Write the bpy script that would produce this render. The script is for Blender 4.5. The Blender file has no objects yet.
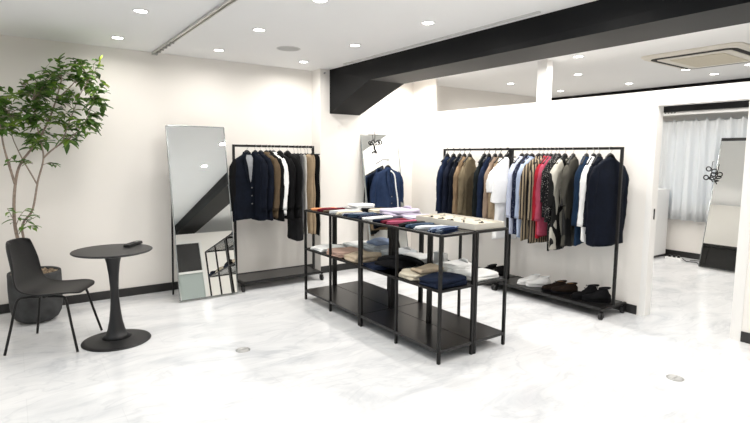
import bpy, math, random
from mathutils import Vector, Matrix, Euler
PI = math.pi
scn = bpy.context.scene
COL = scn.collection

# ------------------------------------------------------------------ materials
def new_mat(name):
    m = bpy.data.materials.new(name); m.use_nodes = True
    return m, m.node_tree, m.node_tree.nodes['Principled BSDF']

def mat(name, col, rough=0.6, metal=0.0, spec=0.5, var=0.0, vscale=8.0, bump=0.0, bscale=60.0, sheen=0.0, coat=0.0):
    m, nt, b = new_mat(name)
    b.inputs['Base Color'].default_value = (*col, 1)
    b.inputs['Roughness'].default_value = rough
    b.inputs['Metallic'].default_value = metal
    b.inputs['Specular IOR Level'].default_value = spec
    if sheen: b.inputs['Sheen Weight'].default_value = sheen
    if coat: b.inputs['Coat Weight'].default_value = coat
    tc = nt.nodes.new('ShaderNodeTexCoord')
    if var > 0:
        n = nt.nodes.new('ShaderNodeTexNoise'); n.inputs['Scale'].default_value = vscale; n.inputs['Detail'].default_value = 4
        r = nt.nodes.new('ShaderNodeValToRGB')
        r.color_ramp.elements[0].position = .3; r.color_ramp.elements[1].position = .7
        r.color_ramp.elements[0].color = (*[c*(1-var) for c in col], 1)
        r.color_ramp.elements[1].color = (*[min(1, c*(1+var)) for c in col], 1)
        nt.links.new(tc.outputs['Object'], n.inputs['Vector'])
        nt.links.new(n.outputs['Fac'], r.inputs['Fac']); nt.links.new(r.outputs['Color'], b.inputs['Base Color'])
    if bump > 0:
        n2 = nt.nodes.new('ShaderNodeTexNoise'); n2.inputs['Scale'].default_value = bscale; n2.inputs['Detail'].default_value = 3
        bp = nt.nodes.new('ShaderNodeBump'); bp.inputs['Strength'].default_value = bump; bp.inputs['Distance'].default_value = .01
        nt.links.new(tc.outputs['Object'], n2.inputs['Vector'])
        nt.links.new(n2.outputs['Fac'], bp.inputs['Height']); nt.links.new(bp.outputs['Normal'], b.inputs['Normal'])
    return m

def fabric(name, col, var=.12, rough=.9):
    return mat(name, col, rough, 0, .15, var=var, vscale=14, bump=.35, bscale=45, sheen=.0)

def pattern(name, cols, kind='stripe', scale=60.0, axis='X', thr=(.5,), rough=.9, distort=0.0):
    """striped / checked / speckled cloth in object coordinates"""
    m, nt, b = new_mat(name)
    b.inputs['Roughness'].default_value = rough; b.inputs['Specular IOR Level'].default_value = .15
    tc = nt.nodes.new('ShaderNodeTexCoord')
    r = nt.nodes.new('ShaderNodeValToRGB'); r.color_ramp.interpolation = 'CONSTANT'
    e = r.color_ramp.elements
    e[0].color = (*cols[0], 1); e[0].position = 0
    e[1].color = (*cols[1], 1); e[1].position = thr[0]
    for k in range(2, len(cols)):
        el = e.new(thr[k-1]); el.color = (*cols[k], 1)
    if kind == 'stripe':
        w = nt.nodes.new('ShaderNodeTexWave'); w.wave_type = 'BANDS'; w.bands_direction = axis
        w.inputs['Scale'].default_value = scale; w.inputs['Distortion'].default_value = distort
        mp = nt.nodes.new('ShaderNodeMapping'); mp.inputs['Rotation'].default_value = (0, 0, .75 if axis == 'X' else 0)
        nt.links.new(tc.outputs['Object'], mp.inputs['Vector']); nt.links.new(mp.outputs['Vector'], w.inputs['Vector']); nt.links.new(w.outputs['Fac'], r.inputs['Fac'])
    elif kind == 'speck':
        w = nt.nodes.new('ShaderNodeTexVoronoi'); w.inputs['Scale'].default_value = scale
        nt.links.new(tc.outputs['Object'], w.inputs['Vector']); nt.links.new(w.outputs['Distance'], r.inputs['Fac'])
    else:
        w = nt.nodes.new('ShaderNodeTexNoise'); w.inputs['Scale'].default_value = scale; w.inputs['Detail'].default_value = 1
        w.inputs['Distortion'].default_value = distort
        mp = nt.nodes.new('ShaderNodeMapping'); mp.inputs['Scale'].default_value = (1.0, 1.0, .45)
        mp.inputs['Rotation'].default_value = (.2, .7, 0)
        nt.links.new(tc.outputs['Object'], mp.inputs['Vector']); nt.links.new(mp.outputs['Vector'], w.inputs['Vector'])
        nt.links.new(w.outputs['Fac'], r.inputs['Fac'])
    nt.links.new(r.outputs['Color'], b.inputs['Base Color'])
    return m

def emit(name, col, s):
    m, nt, b = new_mat(name)
    b.inputs['Base Color'].default_value = (*col, 1)
    b.inputs['Emission Color'].default_value = (*col, 1); b.inputs['Emission Strength'].default_value = s
    return m

M = {}
M['wall'] = mat('wall_paint', (.86, .828, .785), .75, spec=.25, var=.012, vscale=1.5, bump=.04, bscale=120)
M['ceil'] = mat('ceiling_paint', (.87, .87, .865), .9, spec=.1, var=.01, vscale=1)
M['trimwhite'] = mat('white_trim', (.84, .825, .80), .45, bump=.02)
M['base'] = mat('black_baseboard', (.018, .017, .017), .45, var=.1)
M['beam'] = mat('charcoal_beam_paint', (.006, .0063, .007), .5, spec=.14, var=.08, vscale=3)
M['metal'] = mat('black_metal', (.008, .0075, .0075), .42, spec=.3, var=.1, vscale=20)
M['shelfmetal'] = mat('black_shelf_metal', (.010, .0098, .010), .28, spec=.45, var=.1, vscale=10)
M['rubber'] = mat('black_rubber', (.015, .015, .016), .7)
M['chrome'] = mat('chrome', (.75, .75, .76), .18, metal=1)
M['alu'] = mat('aluminium', (.62, .61, .59), .35, metal=1)
M['mirror'] = mat('mirror_glass', (.86, .885, .88), .004, metal=1)
M['mirror_edge'] = mat('mirror_edge', (.35, .38, .38), .2, metal=.6)
M['backing'] = mat('mirror_backing', (.08, .07, .06), .8)
M['plasticblack'] = mat('black_plastic', (.008, .008, .0085), .45, spec=.35, bump=.05)
M['tabletop'] = mat('dark_laminate', (.017, .017, .018), .42, spec=.35, bump=.03, bscale=200)
M['pot'] = mat('charcoal_pot', (.060, .061, .062), .9, spec=.2, var=.25, vscale=12, bump=.2, bscale=30)
M['soil'] = mat('wood_chips', (.28, .21, .14), .95, var=.5, vscale=60, bump=1, bscale=50)
M['bark'] = mat('bark', (.30, .235, .19), .9, var=.25, vscale=30, bump=.4, bscale=60)
M['twig'] = mat('green_twig', (.22, .19, .12), .8, var=.2, vscale=30)
M['white'] = mat('white_enamel', (.82, .82, .81), .4)
M['vent'] = mat('beige_grille', (.62, .56, .44), .6, var=.05, vscale=50)
M['slot'] = mat('vent_slot', (.015, .013, .010), .8)
M['acpanel'] = mat('cassette_panel', (.74, .70, .62), .5)
M['speakergrille'] = mat('speaker_grille', (.50, .50, .49), .7, bump=.3, bscale=300)
M['lens'] = emit('lamp_lens', (1, .985, .95), 9)
M['alu_dull'] = mat('grey_green_panel', (.40, .45, .43), .4)
M['track'] = mat('ceiling_track', (.60, .595, .58), .5)
M['steel'] = mat('brushed_steel', (.42, .42, .41), .4, metal=.8)

def floor_mat():
    m, nt, b = new_mat('marble_tile')
    L = nt.links
    tc = nt.nodes.new('ShaderNodeTexCoord')
    mp = nt.nodes.new('ShaderNodeMapping'); mp.inputs['Rotation'].default_value = (0, 0, .5); mp.inputs['Scale'].default_value = (1, 2.4, 1)
    L.new(tc.outputs['Object'], mp.inputs['Vector'])
    n1 = nt.nodes.new('ShaderNodeTexNoise'); n1.inputs['Scale'].default_value = 1.1; n1.inputs['Detail'].default_value = 9; n1.inputs['Distortion'].default_value = 1.2; n1.inputs['Roughness'].default_value = .62
    L.new(mp.outputs['Vector'], n1.inputs['Vector'])
    r1 = nt.nodes.new('ShaderNodeValToRGB'); e = r1.color_ramp.elements
    e[0].position = .27; e[0].color = (.56, .58, .61, 1); e[1].position = .60; e[1].color = (.80, .805, .815, 1)
    el = e.new(.43); el.color = (.71, .72, .735, 1)
    L.new(n1.outputs['Fac'], r1.inputs['Fac'])
    # thin veins
    n2 = nt.nodes.new('ShaderNodeTexNoise'); n2.inputs['Scale'].default_value = 1.3; n2.inputs['Detail'].default_value = 4; n2.inputs['Distortion'].default_value = 1.5
    L.new(mp.outputs['Vector'], n2.inputs['Vector'])
    sub = nt.nodes.new('ShaderNodeMath'); sub.operation = 'SUBTRACT'; sub.inputs[1].default_value = .5
    ab = nt.nodes.new('ShaderNodeMath'); ab.operation = 'ABSOLUTE'
    L.new(n2.outputs['Fac'], sub.inputs[0]); L.new(sub.outputs[0], ab.inputs[0])
    r2 = nt.nodes.new('ShaderNodeValToRGB'); e = r2.color_ramp.elements
    e[0].position = 0; e[0].color = (.90, .905, .915, 1); e[1].position = .035; e[1].color = (1, 1, 1, 1)
    L.new(ab.outputs[0], r2.inputs['Fac'])
    mx = nt.nodes.new('ShaderNodeMixRGB'); mx.blend_type = 'MULTIPLY'; mx.inputs['Fac'].default_value = 1
    L.new(r1.outputs['Color'], mx.inputs['Color1']); L.new(r2.outputs['Color'], mx.inputs['Color2'])
    # tile joints
    br = nt.nodes.new('ShaderNodeTexBrick'); br.offset = 0.5
    br.inputs['Scale'].default_value = 1; br.inputs['Brick Width'].default_value = .92; br.inputs['Row Height'].default_value = .46
    br.inputs['Mortar Size'].default_value = .0022; br.inputs['Mortar Smooth'].default_value = .2
    br.inputs['Color1'].default_value = (1, 1, 1, 1); br.inputs['Color2'].default_value = (.985, .985, .985, 1); br.inputs['Mortar'].default_value = (.93, .93, .93, 1)
    L.new(tc.outputs['Object'], br.inputs['Vector'])
    mx2 = nt.nodes.new('ShaderNodeMixRGB'); mx2.blend_type = 'MULTIPLY'; mx2.inputs['Fac'].default_value = 1
    L.new(mx.outputs['Color'], mx2.inputs['Color1']); L.new(br.outputs['Color'], mx2.inputs['Color2'])
    L.new(mx2.outputs['Color'], b.inputs['Base Color'])
    n3 = nt.nodes.new('ShaderNodeTexNoise'); n3.inputs['Scale'].default_value = 5; n3.inputs['Detail'].default_value = 3
    L.new(tc.outputs['Object'], n3.inputs['Vector'])
    mr = nt.nodes.new('ShaderNodeMapRange'); mr.inputs['To Min'].default_value = .12; mr.inputs['To Max'].default_value = .24
    L.new(n3.outputs['Fac'], mr.inputs['Value']); L.new(mr.outputs['Result'], b.inputs['Roughness'])
    b.inputs['Specular IOR Level'].default_value = .5
    return m
M['floor'] = floor_mat()

def leaf_mat():
    m, nt, b = new_mat('leaf')
    L = nt.links
    tc = nt.nodes.new('ShaderNodeTexCoord')
    n = nt.nodes.new('ShaderNodeTexNoise'); n.inputs['Scale'].default_value = 9; n.inputs['Detail'].default_value = 2
    L.new(tc.outputs['Object'], n.inputs['Vector'])
    r = nt.nodes.new('ShaderNodeValToRGB'); e = r.color_ramp.elements
    e[0].position = .3; e[0].color = (.035, .085, .015, 1); e[1].position = .72; e[1].color = (.28, .42, .06, 1)
    el = e.new(.5); el.color = (.085, .19, .028, 1)
    L.new(n.outputs['Fac'], r.inputs['Fac']); L.new(r.outputs['Color'], b.inputs['Base Color'])
    b.inputs['Roughness'].default_value = .45
    tr = nt.nodes.new('ShaderNodeBsdfTranslucent'); L.new(r.outputs['Color'], tr.inputs['Color'])
    mix = nt.nodes.new('ShaderNodeMixShader'); mix.inputs['Fac'].default_value = .3
    L.new(b.outputs[0], mix.inputs[1]); L.new(tr.outputs[0], mix.inputs[2])
    L.new(mix.outputs[0], nt.nodes['Material Output'].inputs['Surface'])
    return m
M['leaf'] = leaf_mat()
M['youngleaf'] = mat('young_leaf', (.42, .55, .06), .5)

def glass_mat(name, col, a):
    m, nt, b = new_mat(name)
    L = nt.links
    tr = nt.nodes.new('ShaderNodeBsdfTransparent'); tr.inputs['Color'].default_value = (*col, 1)
    gl = nt.nodes.new('ShaderNodeBsdfGlossy'); gl.inputs['Roughness'].default_value = .02
    fr = nt.nodes.new('ShaderNodeFresnel'); fr.inputs['IOR'].default_value = 1.5
    mix = nt.nodes.new('ShaderNodeMixShader')
    L.new(fr.outputs[0], mix.inputs['Fac']); L.new(tr.outputs[0], mix.inputs[1]); L.new(gl.outputs[0], mix.inputs[2])
    L.new(mix.outputs[0], nt.nodes['Material Output'].inputs['Surface'])
    return m
M['glass'] = glass_mat('shelf_glass', (.72, .76, .75), 0)
M['pane'] = glass_mat('window_glass', (.93, .96, .96), 0)

def curtain_mat():
    m, nt, b = new_mat('white_voile')
    L = nt.links
    b.inputs['Base Color'].default_value = (.86, .87, .87, 1); b.inputs['Roughness'].default_value = .9
    tr = nt.nodes.new('ShaderNodeBsdfTranslucent'); tr.inputs['Color'].default_value = (.80, .84, .88, 1)
    mix = nt.nodes.new('ShaderNodeMixShader'); mix.inputs['Fac'].default_value = .35
    L.new(b.outputs[0], mix.inputs[1]); L.new(tr.outputs[0], mix.inputs[2])
    L.new(mix.outputs[0], nt.nodes['Material Output'].inputs['Surface'])
    return m
M['curtain'] = curtain_mat()

# ------------------------------------------------------------------ mesh helpers
class MB:
    def __init__(self): self.v = []; self.f = []
    def add(self, vs, fs, mtx=None):
        n = len(self.v)
        self.v += [tuple(mtx @ Vector(p)) if mtx else tuple(p) for p in vs]
        self.f += [tuple(i+n for i in f) for f in fs]
        return self
    def box(self, x0, x1, y0, y1, z0, z1, mtx=None):
        vs = [(x, y, z) for z in (z0, z1) for y in (y0, y1) for x in (x0, x1)]
        fs = [(0, 2, 3, 1), (4, 5, 7, 6), (0, 1, 5, 4), (2, 6, 7, 3), (0, 4, 6, 2), (1, 3, 7, 5)]
        return self.add(vs, fs, mtx)
    def rings(self, rs, closed=False, cap=True, mtx=None):
        n = len(rs[0]); vs = [p for r in rs for p in r]; fs = []
        m = len(rs)
        for i in range(m if closed else m-1):
            for j in range(n):
                a = i*n+j; b_ = i*n+(j+1) % n; c = ((i+1) % m)*n+(j+1) % n; d = ((i+1) % m)*n+j
                fs.append((a, b_, c, d))
        if cap and not closed:
            fs.append(tuple(range(n-1, -1, -1))); fs.append(tuple((m-1)*n+j for j in range(n)))
        return self.add(vs, fs, mtx)
    def tube(self, pts, r, seg=8, cap=True, closed=False, sq=False):
        pts = [Vector(p) for p in pts]; m = len(pts)
        rad = r if isinstance(r, (list, tuple)) else [r]*m
        up = None; rs = []
        for i, p in enumerate(pts):
            if closed: t = (pts[(i+1) % m]-pts[i-1]).normalized()
            else: t = (pts[min(i+1, m-1)]-pts[max(i-1, 0)]).normalized()
            if up is None:
                up = Vector((0, 0, 1)) if abs(t.z) < .9 else Vector((1, 0, 0))
            a = t.cross(up)
            if a.length < 1e-5: a = t.cross(Vector((0, 1, 0)))
            a.normalize(); b_ = a.cross(t).normalized(); up = b_
            rr = rad[i]
            rs.append([p + (a*math.cos(2*PI*k/seg) + b_*math.sin(2*PI*k/seg))*rr for k in range(seg)])
        return self.rings(rs, closed=closed, cap=cap)
    def lathe(self, prof, seg=32, c=(0, 0, 0), mtx=None):
        rs = [[(c[0]+r*math.cos(2*PI*k/seg), c[1]+r*math.sin(2*PI*k/seg), c[2]+z) for k in range(seg)] for r, z in prof]
        return self.rings(rs, mtx=mtx)
    def cyl(self, c, r, h, seg=20, mtx=None): return self.lathe([(r, 0), (r, h)], seg, c, mtx)
    def torus(self, c, R, r, mtx=None, seg=24, sg=8):
        rs = []
        for i in range(seg):
            a = 2*PI*i/seg
            rs.append([(c[0]+(R+r*math.cos(2*PI*k/sg))*math.cos(a), c[1]+(R+r*math.cos(2*PI*k/sg))*math.sin(a), c[2]+r*math.sin(2*PI*k/sg)) for k in range(sg)])
        return self.rings(rs, closed=True, mtx=mtx)
    def build(self, name, m, parent=None, smooth=False, bevel=0, subd=0, solid=0, auto=None):
        me = bpy.data.meshes.new(name); me.from_pydata(self.v, [], self.f); me.validate(); me.update()
        import bmesh
        bm = bmesh.new(); bm.from_mesh(me); bmesh.ops.recalc_face_normals(bm, faces=bm.faces); bm.to_mesh(me); bm.free()
        ms = m if isinstance(m, (list, tuple)) else [m]
        for q in ms: me.materials.append(M[q] if isinstance(q, str) else q)
        o = bpy.data.objects.new(name, me); COL.objects.link(o)
        if parent is not None: o.parent = parent
        if smooth or subd:
            for p in me.polygons: p.use_smooth = True
        if solid:
            s = o.modifiers.new('solid', 'SOLIDIFY'); s.thickness = solid; s.offset = 0
        if bevel:
            b = o.modifiers.new('bevel', 'BEVEL'); b.width = bevel; b.segments = 2; b.limit_method = 'ANGLE'; b.angle_limit = .7
        if subd:
            s = o.modifiers.new('sub', 'SUBSURF'); s.levels = subd; s.render_levels = subd
        if auto is not None:
            me.set_sharp_from_angle(angle=auto)
        return o

def thing(name, label, cat, loc=(0, 0, 0), rz=0, group=None):
    o = bpy.data.objects.new(name, None); COL.objects.link(o)
    o.location = loc; o.rotation_euler = (0, 0, rz); o.empty_display_size = .1
    return tag(o, label, cat, group)
def tag(o, label, cat, group=None):
    o['label'] = label; o['category'] = cat
    if group: o['group'] = group
    return o
def struct(o, label=None):
    o['kind'] = 'structure'
    if label: o['label'] = label
    return o
def dup(root, loc, rz=None, label=None, group=None):
    r = root.copy(); COL.objects.link(r); r.location = loc
    if rz is not None: r.rotation_euler = (0, 0, rz)
    if label: r['label'] = label
    if group: r['group'] = group
    for ch in list(root.children):
        if ch.type == 'LIGHT': continue
        c = ch.copy(); COL.objects.link(c); c.parent = r
        for g in ch.children:
            d = g.copy(); COL.objects.link(d); d.parent = c
    return r

def sup(w, t, n, e=.6, e2=None, ph=0.0):
    e2 = e2 or e; out = []
    for k in range(n):
        a = 2*PI*k/n + ph
        c, s = math.cos(a), math.sin(a)
        out.append((w*math.copysign(abs(c)**e, c), t*math.copysign(abs(s)**e2, s), a))
    return out

# ------------------------------------------------------------------ room
ZC = 2.568; YW = 5.83; XP = 4.84; XF = 8.30; XL = -2.3; YB = -4.4
struct(MB().box(XL-.1, XF+.3, YB-.2, YW+.1, -.12, 0).build('floor', 'floor'))
struct(MB().box(XL-.1, XF+.3, YB-.2, YW+.1, ZC, ZC+.1).build('ceiling', 'ceil'))
struct(MB().box(XL-.1, XF+.3, YW, YW+.12, 0, ZC).build('wall_back', 'wall'))
# left wall with wide window
w = MB(); w.box(XL-.1, XL, YB, YW, 0, .35); w.box(XL-.1, XL, YB, YW, 2.3, ZC)
w.box(XL-.1, XL, YB, -.6, .35, 2.3); w.box(XL-.1, XL, 4.2, YW, .35, 2.3)
struct(w.build('wall_left', 'wall'))
w = MB()
for y in (-.6, .98, 2.56, 4.14): w.box(XL-.08, XL-.02, y, y+.06, .35, 2.3)
w.box(XL-.08, XL-.02, -.6, 4.2, .35, .41); w.box(XL-.08, XL-.02, -.6, 4.2, 2.24, 2.3)
w1 = struct(w.build('window_1', 'metal'))
MB().box(XL-.055, XL-.045, -.56, 4.16, .39, 2.26).build('window_pane', 'pane', w1)
# wall behind the viewpoint with glazed front
w = MB(); w.box(XL, .2, YB-.1, YB, 0, ZC); w.box(.2, 2.5, YB-.1, YB, 2.25, ZC)
w.box(2.5, XF, YB-.1, YB, 0, ZC)
struct(w.build('wall_front', 'wall'))
w = MB()
for x in (.2, 1.32, 2.44): w.box(x, x+.06, YB-.08, YB-.02, 0, 2.25)
w.box(.2, 2.5, YB-.08, YB-.02, 2.19, 2.25); w.box(.2, 2.5, YB-.08, YB-.02, 0, .08)
w3 = struct(w.build('window_3', 'metal'))
MB().box(.24, 2.46, YB-.055, YB-.045, .06, 2.21).build('window_pane', 'pane', w3)
# half-height divider behind the viewpoint (seen in the tall mirror)
w = MB(); w.box(XL, 3.05, -2.0, -1.9, 0, 2.2); w.box(3.75, XP, -2.0, -1.9, 0, 2.2); w.box(3.05, 3.75, -2.0, -1.9, 2.02, 2.2)
struct(w.build('wall_divider', 'wall'))
w = MB(); w.box(3.05, 3.11, -1.99, -1.88, 0, 2.02); w.box(3.69, 3.75, -1.99, -1.88, 0, 2.02); w.box(3.11, 3.69, -1.99, -1.88, 1.96, 2.02); w.box(3.11, 3.69, -1.99, -1.88, 1.22, 1.27)
d2 = struct(w.build('door_2', 'trimwhite'))
MB().box(3.11, 3.69, -1.96, -1.93, 1.27, 1.96).build('dark_panel', 'base', d2)
MB().box(3.11, 3.69, -1.96, -1.93, .03, 1.22).build('grey_panel', 'alu_dull', d2)
# partition (half height) with doorway
DY0, DY1, DZ = 1.615, 2.345, 1.985
PT = 2.117
w = MB()
w.box(XP, XP+.10, DY1, 5.34, 0, PT); w.box(XP, XP+.10, YB, DY0, 0, PT); w.box(XP, XP+.10, DY0, DY1, DZ, PT)
struct(w.build('wall_right', 'wall'))
struct(MB().box(XP, XP+.035, 5.34, YW, 0, ZC).build('trim_5', 'wall'))
struct(MB().box(XP, XP+.10, 3.55, 3.675, PT, ZC).build('trim_6', 'trimwhite'))
# door casing
w = MB(); e = .006
w.box(XP-e, XP+.10+e, DY1-.008, DY1+.048, 0, DZ+.045)
w.box(XP-e, XP+.10+e, DY0-.068, DY0+.012, 0, DZ+.045)
w.box(XP-e, XP+.10+e, DY0+.012, DY1-.008, DZ-.006, DZ+.03)
d1 = struct(w.build('door_1', 'trimwhite', bevel=.002))
MB().box(XP+.03, XP+.06, DY0+.012, DY0+.018, .25, .34).build('strike_plate', 'steel', d1)
MB().box(XP+.045, XP+.06, DY1-.014, DY1-.007, .93, 1.03).build('door_pull', 'metal', d1)
# pillar and beam
PY = 5.62
struct(MB().box(3.172, 3.90, PY, YW, 0, ZC).build('trim_1', 'wall'))
BX0, BX1, BZ = 3.335, 3.85, 2.352
b = MB()
prof = [(PY, ZC), (PY, 2.03), (4.78, BZ), (YB, BZ), (YB, ZC)]
vs = [(BX0-(.025 if y == PY else 0), y, z) for y, z in prof] + [(BX1-(.09 if y == PY else .02), y, z) for y, z in prof]
b.add(vs, [(0, 1, 2, 3, 4), (9, 8, 7, 6, 5)] + [(i, (i+1) % 5, (i+1) % 5+5, i+5) for i in range(5)])
struct(b.build('trim_2', 'beam'))
# far dark beam over the curtain
struct(MB().box(8.0, XF, YB, YW, 2.188, ZC).build('trim_3', 'beam'))
# far wall with curtained window
WY0, WY1, WZ0, WZ1 = 1.4, 3.85, .75, 1.98
w = MB(); w.box(XF, XF+.12, YB, YW, 0, WZ0); w.box(XF, XF+.12, YB, YW, WZ1, ZC)
w.box(XF, XF+.12, YB, WY0, WZ0, WZ1); w.box(XF, XF+.12, WY1, YW, WZ0, WZ1)
struct(w.build('wall_far', 'wall'))
w = MB()
for y in (WY0, 2.6, WY1-.05): w.box(XF+.04, XF+.08, y, y+.05, WZ0, WZ1)
w.box(XF+.04, XF+.08, WY0, WY1, WZ0, WZ0+.05); w.box(XF+.04, XF+.08, WY0, WY1, WZ1-.05, WZ1)
w2 = struct(w.build('window_2', 'alu'))
MB().box(XF+.055, XF+.063, WY0+.03, WY1-.03, WZ0+.03, WZ1-.03).build('window_pane', 'pane', w2)
# baseboards
BH = .088; BT = .012
def bb(name, *a): struct(MB().box(*a).build(name, 'base', bevel=.002))
bb('baseboard_back', XL, 3.172, YW-BT, YW, 0, BH)
bb('baseboard_recess', 3.90, XP, YW-BT, YW, 0, BH)
bb('baseboard_pillar', 3.172, 3.90, PY-BT, PY, 0, BH)
bb('baseboard_right', XP-BT, XP, DY1+.068, YW-BT, 0, BH)
bb('baseboard_right_near', XP-BT, XP, YB, DY0-.068, 0, BH)
bb('baseboard_far', XF-BT, XF, YB, YW, 0, BH)
bb('baseboard_left', XL, XL+BT, YB, YW-BT, 0, BH)
bb('baseboard_rear_room', XP+.12, XF-BT, YW-BT, YW, 0, BH)

# ------------------------------------------------------------------ ceiling fixtures
def downlight(label, x, y, group=None):
    t = thing('ceiling_light', label, 'ceiling light', (x, y, ZC), 0, group)
    MB().lathe([(.058, -.001), (.060, -.004), (.056, -.007), (.046, -.006), (.044, -.001)], 28).build('trim_ring', 'white', t, smooth=True)
    MB().lathe([(.044, -.0015), (.044, -.004), (.03, -.0055), (.001, -.006)], 24).build('lamp_lens', 'lens', t, smooth=True)
    return t
proto = downlight('round recessed downlight in the ceiling nearest the potted tree', .87, 5.30)
lights = [(.86, 4.225, 'round ceiling downlight almost above the round black table, left of the metal rail'),
          (1.80, 5.28, 'round ceiling downlight above the leaning mirror, right of the end of the metal rail'),
          (1.795, 4.227, 'round ceiling downlight between the metal rail and the round speaker'),
          (2.79, 5.319, 'round ceiling downlight above the left clothes rack, farthest of its line'),
          (2.78, 4.236, 'round ceiling downlight just in front of the ceiling speaker, beside the dark beam'),
          (2.787, 3.185, 'round ceiling downlight beside the long black beam, nearest the display shelves'),
          (1.803, 3.189, 'round ceiling downlight cut by the top edge of the picture'),
          (4.955, 3.247, 'round downlight behind the partition, right beside the black beam edge'),
          (6.0, 3.929, 'round downlight behind the partition, right of the white post'),
          (7.29, 3.951, 'round downlight beyond the partition, just above the far dark beam, left of the air conditioner'),
          (7.26, 5.05, 'small round downlight beside the white post, low over the far dark beam'),
          (5.986, 5.002, 'round downlight behind the partition, left of the white post'),
          (6.87, 2.34, 'round downlight at the right picture edge, beyond the air conditioner'),
          (7.30, 2.86, 'round downlight behind the air conditioner, lower of the two beside it'),
          (6.68, 2.93, 'round downlight at the far rim of the air conditioner panel'),
          ]
LP = [(.87, 5.30)]
for x, y, l in lights:
    dup(proto, (x, y, ZC), label=l); LP.append((x, y))
G = 'downlights behind the camera'
for x in (-.9, .86, 1.80, 2.79):
    for y in ((3.18, 2.12, 1.06) if x != -.9 else (5.3, 4.2, 3.2, 2.1, 1.06)):
        if (x, y) in ((1.80, 3.18), (2.79, 3.18), (2.79, 1.06)): continue
        dup(proto, (x, y, ZC), label='round ceiling downlight above or behind the camera, seen only in the mirrors', group=G); LP.append((x, y))
for x in (.4, 2.2):
    for y in (0, -1.1, -3.0):
        dup(proto, (x, y, ZC), label='round ceiling downlight above or behind the camera, seen only in the mirrors', group=G); LP.append((x, y))
for x, y in ((4.42, 5.35), (4.4, 4.55), (4.4, 3.3), (4.4, 2.1), (4.4, .8), (4.35, -.6), (6.0, 1.0), (7.2, 1.0), (6.0, -.5)):
    dup(proto, (x, y, ZC), label='round ceiling downlight hidden by the black beam or the partition', group='downlights hidden from the camera'); LP.append((x, y))
PW = 4.6
for i, (x, y) in enumerate(LP):
    ld = bpy.data.lights.new('downlight_lamp', 'AREA'); ld.shape = 'DISK'; ld.size = .085; ld.energy = PW*(.85 if x > 4.9 else 1.0)*(2.0 if 4.3 < x < 4.5 and y > 1.5 else 1)*(.6 if x < 1 and y < 5 else 1)*(.8 if y < 3.4 and x < 3 else 1)*(.6 if y > 5.2 and x < 2 else 1)
    ld.color = (1, .965, .915); ld.spread = math.radians(165)
    lo = bpy.data.objects.new('downlight_lamp', ld); COL.objects.link(lo); lo.location = (x, y, ZC-.012)

t = thing('ceiling_speaker', 'round grey speaker grille set flush in the white ceiling', 'speaker', (2.338, 4.779, ZC))
MB().lathe([(.118, -.0005), (.118, -.004), (.108, -.006), (.106, -.003)], 40).build('speaker_rim', 'track', t, smooth=True)
MB().lathe([(.107, -.001), (.105, -.004), (.05, -.0065), (.001, -.007)], 40).build('speaker_grille', 'speakergrille', t, smooth=True)
# lighting rail
t = thing('ceiling_rail', 'slim metal track running across the ceiling from the back wall', 'rail', (1.30, 0, ZC))
r = MB(); r.box(-.022, -.012, 1.3, 5.81, -.022, -.001); r.box(.012, .022, 1.3, 5.81, -.022, -.001); r.box(-.012, .012, 1.3, 5.81, -.006, -.001)
r.build('track_profile', 'alu', t)
r = MB(); r.box(-.028, .028, 5.78, 5.825, -.03, -.001); r.build('end_cap', 'track', t, bevel=.002)
for k in range(5):
    y = 5.1+.13*k
    r = MB(); r.box(-.018, .018, y, y+.025, -.032, -.02); r.build('runner', 'steel', t)
t = thing('ceiling_rail', 'thin pale rail on the ceiling alongside the long black beam', 'rail', (3.225, 0, ZC))
MB().box(-.014, .014, 2.45, 5.12, -.012, -.001).build('track_profile', 'track', t)
r = MB(); r.box(-.018, .018, 5.12, 5.135, -.016, -.001); r.build('end_cap', 'track', t)
# small hook at the wall top by the beam
t = thing('wall_hook', 'tiny dark hook at the top of the pillar beside the beam', 'hook', (3.235, PY, 2.52))
MB().cyl((0, 0, 0), .012, .006, 12, Matrix.Rotation(PI/2, 4, 'X')).build('base_plate', 'steel', t)
MB().tube([(0, -.006, 0), (0, -.022, -.002), (0, -.026, .012)], .003).build('hook_arm', 'steel', t)

# air conditioner cassette
t = thing('air_conditioner', 'square ceiling cassette air conditioner with beige grille behind the partition', 'air conditioner', (6.02, 2.42, ZC))
def rrect(w, h, r, z, n=6):
    out = []
    for cx, cy, a0 in ((w-r, h-r, 0), (-w+r, h-r, PI/2), (-w+r, -h+r, PI), (w-r, -h+r, 1.5*PI)):
        for k in range(n+1):
            a = a0+PI/2*k/n; out.append((cx+r*math.cos(a), cy+r*math.sin(a), z))
    return out
MB().rings([rrect(.55, .47, .10, -.001), rrect(.55, .47, .10, -.012), rrect(.53, .45, .10, -.03), rrect(.36, .29, .03, -.04)]).build('panel', 'acpanel', t, smooth=True, auto=.5)
MB().rings([rrect(.32, .25, .02, -.040), rrect(.32, .25, .02, -.047)]).build('grille', 'vent', t)
o_, i_ = rrect(.475, .40, .09, -.0385), rrect(.425, .35, .05, -.0400)
o2, i2 = rrect(.475, .40, .09, -.0300), rrect(.425, .35, .05, -.0300)
MB().rings([o2, o_, i_, i2], closed=True).build('air_slot', 'slot', t, smooth=False)
MB().rings([rrect(.42, .345, .05, -.034), rrect(.42, .345, .05, -.042)]).build('inner_panel', 'acpanel', t)

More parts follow.
